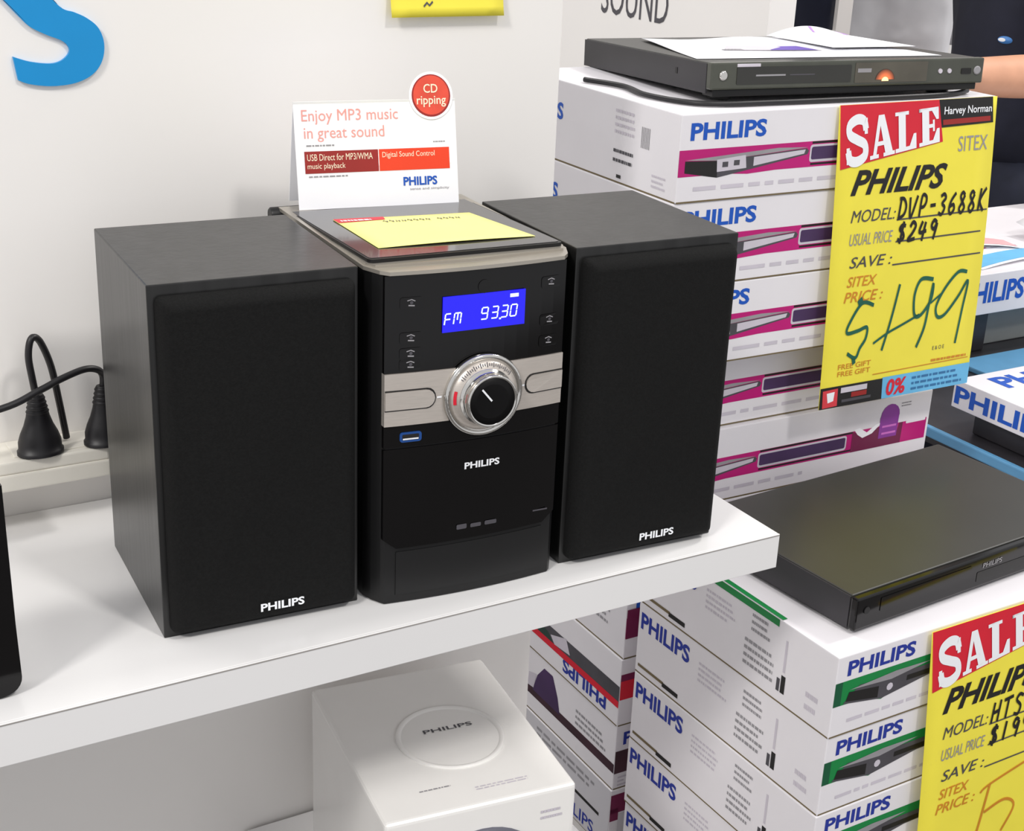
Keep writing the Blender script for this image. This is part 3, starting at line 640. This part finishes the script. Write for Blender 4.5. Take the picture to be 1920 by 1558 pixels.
HW = {'D': [[(.15, 0), (.2, 1)], [(.0, .98), (.5, .95), (.85, .6), (.7, .2), (.05, .02)]], 'V': [[(.05, 1), (.35, .0), (.9, 1.05)]], 'P': [[(.2, 0), (.25, 1), (.7, .98), (.8, .72), (.6, .5), (.2, .46)]],
 '-': [[(.2, .5), (.8, .52)]], '3': [[(.15, .9), (.5, 1), (.75, .8), (.4, .55), (.75, .35), (.5, .02), (.1, .12)]], '6': [[(.75, 1), (.3, .65), (.15, .25), (.4, .0), (.75, .2), (.6, .45), (.2, .35)]],
 '8': [[(.7, .85), (.4, 1), (.2, .8), (.5, .52), (.8, .25), (.5, 0), (.2, .2), (.45, .5), (.7, .85)]], 'K': [[(.2, 0), (.28, 1.1)], [(.9, 1.1), (.3, .5), (.85, -.02)]], '$': [[(.8, .85), (.4, .9), (.2, .68), (.6, .48), (.75, .2), (.4, .05), (.1, .15)], [(.55, 1.1), (.4, -.12)]],
 '2': [[(.15, .75), (.4, 1.02), (.75, .8), (.5, .4), (.1, .03), (.85, .08)]], '4': [[(.3, 1), (.1, .4), (.85, .45)], [(.65, .95), (.5, -.1)]], '9': [[(.75, .85), (.4, 1), (.2, .7), (.5, .5), (.78, .8), (.6, -.08)]],
 'H': [[(.15, 0), (.25, 1)], [(.75, 0), (.85, 1.05)], [(.2, .48), (.8, .55)]], 'T': [[(.05, .95), (.95, 1.02)], [(.5, 1), (.42, 0)]], 'S': [[(.85, .88), (.45, 1), (.2, .75), (.7, .4), (.55, .02), (.1, .1)]], '1': [[(.5, 1.05), (.4, -.02)]], '5': [[(.85, 1), (.3, .95), (.22, .6), (.65, .55), (.7, .2), (.35, 0), (.1, .1)]]}
def scrawl(mb, txt, f, s0, t0, s1, t1, off, w, mat):
    n = len(txt); cwid = (s1 - s0) / n
    for i, ch_ in enumerate(txt):
        for st in HW[ch_]:
            P = [(s0 + (i + a * .86 + .16 * b) * cwid, t1 - (t1 - t0) * b, 0) for a, b in st]
            Q = spline(P, 5) if len(P) > 2 else [Vector(p) for p in P]
            mb.stroke([(p.x, p.y) for p in Q], f, off, w, mat)
def price_tag(name, label, loc, rz, W, H, model, price, hand, lean, skew, bow, red):
    r = thing(name, label, 'price tag', loc, rz, 'yellow sale price tags')
    # local: x right, z down from 0, facing -y ; (s,t) fractions from the top left corner
    def tf(s, t, c=0):
        y = -lean * t - bow * math.sin(math.pi * min(1, t)) * (.5 + .5 * s) - .0012
        return Vector((s * W + skew * t, y - c, -t * H))
    MB().grid(lambda u, v, c: tf(u, 1 - v, c), 8, 20, YEL, .0005).build('paper_sheet', r)
    mb = MB().poly([(0, 0), (.612, 0), (.655, .135), (.02, .20)][::-1], tf, .0006, REDI); tiny_f = lambda a, b, c=0: tf(a, 1 - b, c)
    lf_ = lambda i: (lambda a, b, c=0: tf(.030 + i * .148 + a * .146 + (.02 * (1 - b)), (.190 - .056 * (i + a) / 4 * 1.0) - b * (.145 - .008 * (i + a)) , c))
    sale_letters(mb, lf_, .0010, WINK); mb.build('sale_banner', r)['label'] = 'red SALE banner'
    mb = MB().poly([(.612, 0), (.968, 0), (.982, .084), (.64, .09)][::-1], tf, .0006, BLK); 
    T = lambda m_, s, s0, t0, s1, t1, mat, b=0, sh=0, off=.0006: m_.text(s, s0, t1, s1 - s0, t0 - t1, tf, off, mat, bold=b, shear=sh)
    mb.poly([(.645, .065), (.96, .062), (.962, .078), (.648, .082)][::-1], tf, .0008, DRED); T(mb, 'Harvey Norman', .65, .024, .965, .056, WINK, .012, 0, .0009); mb.build('shop_header', r)
    mb = MB()
    T(mb, 'SITEX', .76, .122, .955, .172, GRY); mb.build('event_heading', r); mb = MB()
    T(mb, 'PHILIPS', .092, .205, .70, .287, BLK, .03, .35); mb.build('brand_heading', r); mb = MB()
    T(mb, 'MODEL:', .106, .334, .385, .374, DGRY, 0, .25); T(mb, 'USUAL PRICE', .107, .41, .377, .449, GRY, 0, .25); T(mb, 'SAVE :', .118, .487, .385, .524, DGRY, .004, .25)
    T(mb, 'SITEX', .112, .552, .299, .587, ORNG, .006, .25); T(mb, 'PRICE :', .10, .603, .345, .639, ORNG, .006, .25)
    for a, b, t in ((.395, .99, .378), (.399, .961, .451), (.39, .976, .528)): mb.stroke([(a, t), (b, t - .004)], tf, .0006, .005, DGRY)
    T(mb, 'FREE GIFT', .10, .85, .31, .868, ORNG, .004, 0); T(mb, 'FREE GIFT', .10, .875, .31, .893, ORNG, .004, 0); mb.stroke([(.33, .905), (.98, .90)], tf, .0006, .003, ORNG)
    mb.build('printed_form', r); mb = MB()
    T(mb, 'E & O E', .72, .838, .80, .852, DGRY); tiny(mb, tiny_f, .72, .10, .26, .02, 1, ORNG, .0006, 6); mb.build('small_print', r)
    mb = MB()
    mw = .98 if len(model) > 7 else .99
    scrawl(mb, model, tf, .395, .308, mw, .377, .0008, .012, BLK); scrawl(mb, price, tf, .40, .392, .675, .452, .0008, .013, BLK)
    for pts, w in hand: mb.stroke([(p.x, p.y) for p in spline([(a, b, 0) for a, b in pts], 6)], tf, .0008, w, TEAL if not red else ORNG)
    mb.build('handwriting', r)
    mb = MB().poly([(.0, .925), (.40, .925), (.405, 1.0), (.0, 1.0)][::-1], tf, .0008, BLK).poly([(.015, .935), (.110, .933), (.112, .995), (.018, .997)][::-1], tf, .001, M('star mark red', (214, 60, 70), .5))
    mb.poly([(.04, .945), (.09, .943), (.085, .975), (.05, .98)][::-1], tf, .0012, WINK); mb.rect(.13, .933, .30, .952, tf, .001, LGRY); mb.rect(.20, .955, .30, .972, tf, .001, DRED); mb.rect(.14, .976, .33, .986, tf, .001, DGRY)
    mb.poly([(.40, .922), (1.0, .922), (1.0, 1.0), (.405, 1.0)][::-1], tf, .0007, CYAN)
    T(mb, '0%', .43, .932, .56, .992, REDI, .03, .1, .0011); tiny(mb, tiny_f, .60, .008, .36, .06, 3, M('mid blue ink', (48, 110, 160), .5), .0011, 9); mb.build('footer_strip', r)
    return r
hand199 = [([(.294, .658), (.219, .646), (.148, .71), (.138, .743), (.204, .74), (.262, .732), (.261, .77), (.229, .802), (.205, .834), (.15, .815)], .013), ([(.20, .63), (.215, .655)], .03), ([(.19, .83), (.20, .855)], .02),
           ([(.453, .598), (.415, .719), (.373, .823)], .013), ([(.313, .793), (.4, .764), (.5, .74), (.60, .715)], .009),
           ([(.673, .596), (.592, .591), (.557, .643), (.569, .713), (.614, .716), (.671, .666), (.676, .611), (.66, .688), (.644, .765), (.604, .832)], .014),
           ([(.67, .68), (.74, .65)], .008), ([(.899, .585), (.839, .582), (.761, .632), (.712, .692), (.727, .732), (.778, .727), (.856, .669), (.912, .618), (.894, .719), (.873, .84)], .013)]
price_tag('price_tag', 'yellow sale price tag with 199 written in green on the tall carton stack', (.787, .2465, ZA + .0005), R(-.735), .2225, .327, 'DVP-3688K', '$249', hand199, .012, .011, .004, False)
hand159 = [([(.44, .60), (.40, .72), (.36, .83)], .012), ([(.38, .62), (.44, .60), (.7, .56)], .008), ([(.42, .70), (.55, .68), (.62, .72), (.55, .80)], .010), ([(.9, .58), (.78, .60), (.74, .66), (.82, .66)], .01),]
price_tag('price_tag', 'yellow sale price tag with HTS model number on the green striped cartons', (.6895, -.0605, ZB - .0008), R(.73), .2195, .327, 'HTS-3365', '$199', hand159, .010, .024, .003, True)

# ------------------------------------------------------------------ white box below the shelf
SW = thing('white_subwoofer', 'white box shaped bass speaker with round ring on top, below the shelf', 'speaker', (.1635, -.0095, .585), R(-7))
sw, sd, sh = .1665, .2100, .16
MB().box((0, 0, 0), (sw, sd, sh), WPLA, .004, 3).build('cabinet', SW)
f = TOP(.092, .098, sh)
MB().lathe([(.0475, 0), (.0475, .0012), (.0455, .0016), (.0435, .0010), (.0425, 0)], f, WPLA, 48, cap=False).build('top_ring', SW)
mb = MB().text('PHILIPS', .072, .108, .045, .0055, TOP(0, 0, sh), .0004, DGRY, bold=.012); mb.build('top_lettering', SW); mb = MB(); tiny(mb, TOP(0, 0, sh), .040, .030, .035, .0035, 1, GRY, .0004, 3); mb.build('top_marks', SW); mb = MB(); tiny(mb, TOP(0, 0, sh), .085, .018, .06, .006, 2, LGRY, .0004, 4); mb.build('top_marks', SW)
MB().lathe([(.058, 0), (.058, .003), (.052, .004), (.046, .001), (.02, -.006), (.001, -.004)], fr((.083, 0, .078), (1, 0, 0), (0, 0, 1)), M('grey driver cone', (96, 96, 108), .5), 40).build('driver_ring', SW)
mb = MB(); tiny(mb, FRONT(0, 0, 0), .135, sh - .03, .02, .012, 2, LGRY, .0004, 5); mb.build('front_marks', SW)
tag(MB().box((.135, -.05, .30), (.42, .236, .585), LAM, .004, 3).build('white_plinth'), 'white plinth under the white bass speaker below the shelf', 'plinth')

# ------------------------------------------------------------------ display table at the right
DT = thing('display_table', 'light blue edged display table behind the cartons at right', 'table', (1.168, .02, 0))
MB().box((.010, 0, .735), (1.2, .86, .76), DKDEV, .003).build('table_top', DT)
MB().box((.001, 0, .748), (.010, .86, .762), TBLUE, .002).build('edge_strip', DT)
tag(MB().box((1.40, .44, .7602), (1.95, .585, .768), TBLUE, .002).build('blue_tray'), 'light blue flat tray lying between the two lettered risers', 'tray')
for x, y in ((.03, .03), (1.13, .03), (.03, .78), (1.13, .78)): MB().box((x, y, 0), (x + .04, y + .04, .735), DKDEV).build('leg', DT)
RS = thing('display_riser', 'white riser lettered in blue along the edge of the blue table', 'display stand', (1.198, -.08, .7605))
sl = MB().box((0, 0, .030), (.26, .482, .068), CARD, .001)
sl.text('PHILIPS', .004, .036, .16, .025, LEFT(0, .482, 0), .0004, BLUE, bold=.032)
sl.text('PHILIPS', .040, .425, .20, .040, TOP(0, 0, .068), .0004, BLUE, bold=.032)
sl.build('lettered_slab', RS)
for y in (.05, .30): MB().box((.012, y, .0), (.24, y + .15, .030), DKDEV, .002).build('support', RS)
tag(MB().box((1.32, .10, .829), (1.40, .30, .90), DKDEV, .004).build('small_device'), 'small dark device on the near lettered riser at the right edge', 'device')
RU = thing('display_riser', 'higher white riser with blue lettering holding loose leaflets', 'display stand', (1.40, .60, .7605))
sl = MB().box((0, 0, .068), (.72, .33, .132), CARD, .001); sl.text('PHILIPS', .018, .086, .128, .034, FRONT(0, 0, 0), .0005, BLUE, bold=.032); sl.build('lettered_slab', RU)
MB().box((.02, .02, 0), (.10, .3, .068), DKDEV, .002).build('support', RU); MB().box((.115, .04, 0), (.66, .3, .068), M('grey support', (130, 134, 134), .5), .002).build('support', RU)
rg = random.Random(5)
spots = [(.05, .02, 6, 'with blue lower band at the front of the high riser', CYAN), (.02, .12, -12, 'with pink print, second from the front on the high riser', M('pink print', (232, 176, 180), .5)),
         (.10, .22, 9, 'with tan print at the back of the high riser', M('tan print', (196, 170, 130), .5)), (.26, .03, -6, 'with grey print near the right edge of the picture', LGRY)]
for k, (x, y, a, lab, mt) in enumerate(spots):
    r = thing('loose_leaflet', 'white glossy leaflet ' + lab, 'paper', (1.42 + x, .60 + y, .7605 + .132 + .0012 + k * .0035), R(a), 'leaflets on the high riser')
    w, d = .19, .13; g = lambda u, v, c=0, k=k: Vector((u * w, v * d, c + (.004 + .005 * k) * u * (1 - u) * 4 + .004 * v * v * k))
    MB().grid(g, 8, 4, PAPER).build('paper_sheet', r)
    mb = MB()
    for q_ in range(8): mb.rect(.02 + q_ * .12, .05, .02 + (q_ + 1) * .12, .36, g, .0006, mt)
    mb.poly([(.2, .5), (.55, .55), (.5, .9), (.15, .8)], g, .0005, (MAG, CYAN, ORNG, PURP)[k]); tiny(mb, g, .6, .5, .35, .35, 4, LGRY, .0005, k); mb.build('printed_picture', r)
b = thing('small_bottle', 'small pale bottle at the back of the high riser, cut by the picture edge', 'bottle', (1.92, .905, .7605 + .132))
MB().lathe([(.02, 0), (.021, .004), (.021, .06), (.012, .075), (.009, .08)], TOP(0, 0, 0), M('pale bottle', (196, 198, 204), .25), 24).build('bottle_body', b)
MB().lathe([(.0105, .08), (.0105, .098), (.009, .099)], TOP(0, 0, 0), WPLA, 20).build('cap', b)

# dark board with white frame
DB = thing('display_board', 'tall dark board in a white frame standing behind the leaflets', 'board', (1.71, 1.5, 0))
MB().box((0.03, .0, 1.1365), (.207, .02, 2.2), DPANEL).build('panel', DB)
mb = MB().box((0, -.01, 0), (.03, .03, 2.25), WALL).box((.207, -.01, 0), (.247, .03, 2.25), WALL).box((.03, -.008, 0), (.207, .03, 1.1365), WALL).box((.03, -.008, 2.2), (.207, .03, 2.25), WALL)
mb.build('frame', DB)

# ------------------------------------------------------------------ people (only a waist and an arm reach into the picture)
def skinned(nodes, edges, root, mat, name, parent):
    me = bpy.data.meshes.new(name); me.from_pydata([n[0] for n in nodes], edges, []); me.update()
    o = bpy.data.objects.new(name, me); COL.objects.link(o)
    md = o.modifiers.new('skin', 'SKIN'); md.use_smooth_shade = True
    sv = me.skin_vertices[0].data if me.skin_vertices else None
    if sv is None:
        bm = bmesh.new(); bm.from_mesh(me); bm.verts.layers.skin.verify(); bm.to_mesh(me); bm.free(); sv = me.skin_vertices[0].data
    for i, n in enumerate(nodes):
        sv[i].radius = n[1] if isinstance(n[1], tuple) else (n[1], n[1]); sv[i].use_root = (i == root)
    sb = o.modifiers.new('sub', 'SUBSURF'); sb.levels = 2; sb.render_levels = 2
    dg = bpy.context.evaluated_depsgraph_get(); dg.update()
    nm = bpy.data.meshes.new_from_object(o.evaluated_get(dg)); bpy.data.objects.remove(o); nm.materials.clear(); nm.materials.append(mat); nm.name = name
    for p in nm.polygons: p.use_smooth = True
    ob = bpy.data.objects.new(name, nm); COL.objects.link(ob); ob.parent = parent; return ob
def hand(nodes, edges, wrist, d, side):
    d = Vector(d).normalized(); side = Vector(side).normalized(); w = Vector(nodes[wrist][0])
    pi = len(nodes); nodes.append((tuple(w + d * .05), (.028, .018))); edges.append((wrist, pi))
    for k, (o_, l_) in enumerate(((-.026, .06), (-.009, .072), (.009, .068), (.026, .054))):
        b = w + d * .085 + side * o_; i = len(nodes)
        nodes += [(tuple(b), .009), (tuple(b + d * l_ * .55 + Vector((0, 0, -.008))), .0085), (tuple(b + d * l_ * .95 + Vector((0, 0, -.022))), .0075)]
        edges += [(pi, i), (i, i + 1), (i + 1, i + 2)]
    i = len(nodes); t = w + d * .035 - side * .035
    nodes += [(tuple(t), .010), (tuple(t + d * .035 - side * .018), .009)]; edges += [(pi, i), (i, i + 1)]
def person(label, loc, rz, armL, armR, shirt, long_sleeve=False):
    r = thing('person', label, 'person', loc, rz)      # local: faces -Y
    n = [((0, 0, .90), (.08, .07)), ((0, 0, 1.05), (.10, .08)), ((0, 0, 1.22), (.115, .08)), ((0, .005, 1.36), (.12, .075)), ((0, .01, 1.45), .06), ((0, .0, 1.51), .062), ((0, -.012, 1.56), (.082, .092)), ((0, -.012, 1.62), (.096, .108)), ((0, -.008, 1.68), (.094, .106)), ((0, -.005, 1.73), (.07, .08))]
    e = [(i, i + 1) for i in range(9)]
    for s in (-1, 1):
        i = len(n); n += [((s * .085, 0, .82), .062), ((s * .095, -.005, .48), .052), ((s * .1, .01, .09), .038), ((s * .105, -.12, .04), .035)]; e += [(0, i), (i, i + 1), (i + 1, i + 2), (i + 2, i + 3)]
    arms = []
    for s, arm in ((1, armL), (-1, armR)):
        i = len(n); sh = (s * .185, .005, 1.37)
        n += [(sh, .052), (arm[0], .046), (arm[1], .034)]; e += [(3, i), (i, i + 1), (i + 1, i + 2)]; arms.append((sh, arm[0]))
        d = Vector(arm[1]) - Vector(arm[0]); hand(n, e, i + 2, d, d.cross(Vector((0, 0, 1))))
    skinned(n, e, 0, SKIN, 'body', r)
    sn = [((0, 0, .86), (.16, .14)), ((0, 0, 1.02), (.155, .135)), ((0, 0, 1.20), (.16, .13)), ((0, .005, 1.36), (.16, .10)), ((0, .01, 1.44), (.075, .075))]; se = [(i, i + 1) for i in range(4)]
    for (sh, el), wr in zip(arms, (armL[1], armR[1])):
        i = len(sn); a, b = Vector(sh), Vector(el); sn += [(tuple(a), .066), (tuple(a.lerp(b, .55)), .066), (tuple(a.lerp(b, .9)), .072)]; se += [(3, i), (i, i + 1), (i + 1, i + 2)]
        if long_sleeve: sn[-1] = (tuple(b), .062); sn.append((tuple(b.lerp(Vector(wr), .9)), .05)); se.append((i + 2, i + 3))
    sh_ = skinned(sn, se, 0, shirt, 'shirt', r)
    tn = [((0, 0, .98), (.145, .125)), ((0, 0, .86), (.15, .13))]; te = [(0, 1)]
    for s in (-1, 1):
        i = len(tn); tn += [((s * .092, 0, .76), .096), ((s * .097, 0, .48), .074), ((s * .102, .01, .12), .062)]; te += [(1, i), (i, i + 1), (i + 1, i + 2)]
    skinned(tn, te, 1, TROUS, 'trousers', r)
    for s in (-1, 1): MB().box((s * .105 - .045, -.18, 0), (s * .105 + .045, .07, .075), SHOE, .02, 3).build('shoe', r)
    hn = MB().lathe([(.03, 1.755), (.075, 1.735), (.098, 1.69), (.1, 1.64), (.094, 1.6)][::-1], lambda a, b, c: Vector((a * .93, b * 1.08 + .012 + max(0, 1.66 - c) * .35, c)), HAIR, 28); hn.build('hair', r)
    fm = MB()
    fm.lathe([(.001, 0), (.012, .004), (.009, .014), (.001, .02)], fr((0, -.098, 1.605), (1, 0, 0), (0, 0, 1)), SKIN, 12); fm.build('nose', r)
    for s in (-1, 1):
        MB().lathe([(.001, .0), (.011, .002), (.001, .006)], fr((s * .032, -.106, 1.64), (1, 0, 0), (0, 0, 1)), M('dark eye', (30, 24, 22), .2), 12, 1, .55).build('eye', r)
        MB().lathe([(.001, -.006), (.02, -.003), (.02, .003), (.001, .006)], fr((s * .088, .0, 1.62), (0, 1, 0), (0, 0, 1)), SKIN, 14, .7, 1.3).build('ear', r)
    MB().lathe([(.001, 0), (.02, .001), (.001, .004)], fr((0, -.094, 1.565), (1, 0, 0), (0, 0, 1)), M('lips', (168, 92, 84), .5), 14, 1, .35).build('mouth', r)
    return r, sh_
# local frame faces -Y; the turned person faces the left, left arm nearer the camera
PL, PR = Vector((2.17, 1.22, 0)), R(-105)
def to_local(p): d = Vector(p) - PL; return tuple(Matrix.Rotation(-PR, 3, 'Z') @ d)
pn, sh_ = person('person in dark navy polo shirt reaching forward with a bare forearm at the right edge', PL, PR, (to_local((2.0, .985, 1.112)), to_local((1.735, .955, 1.125))), ((-.2, .06, 1.1), (-.22, .03, .86)), NSHIRT)
bpy.context.view_layer.update()
hp, hn = Vector(to_local((2.0506, 1.1556, 1.1553))), Matrix.Rotation(-PR, 3, 'Z') @ Vector((-.98, -.2, 0)).normalized()
hp.z = 1.1553; hu = Vector((0, 0, 1)).cross(hn); f = fr(hp, hu, Vector((0, 0, 1)))
MB().lathe([(.016, -.002), (.016, .0015), (.0005, .003)], f, M('sleeve badge blue', (70, 130, 200), .5), 20, 1, .45).lathe([(.008, .003), (.001, .0034)], lambda a, b, c: f(a - .006, b * .45, c), WINK, 16).build('sleeve_badge', pn)
person('person in a light grey shirt standing with back turned behind the leaflets', (2.30, 1.72, 0), R(170), ((.22, .0, 1.10), (.06, -.22, 1.12)), ((-.22, .0, 1.10), (-.06, -.22, 1.15)), GSHIRT, True)
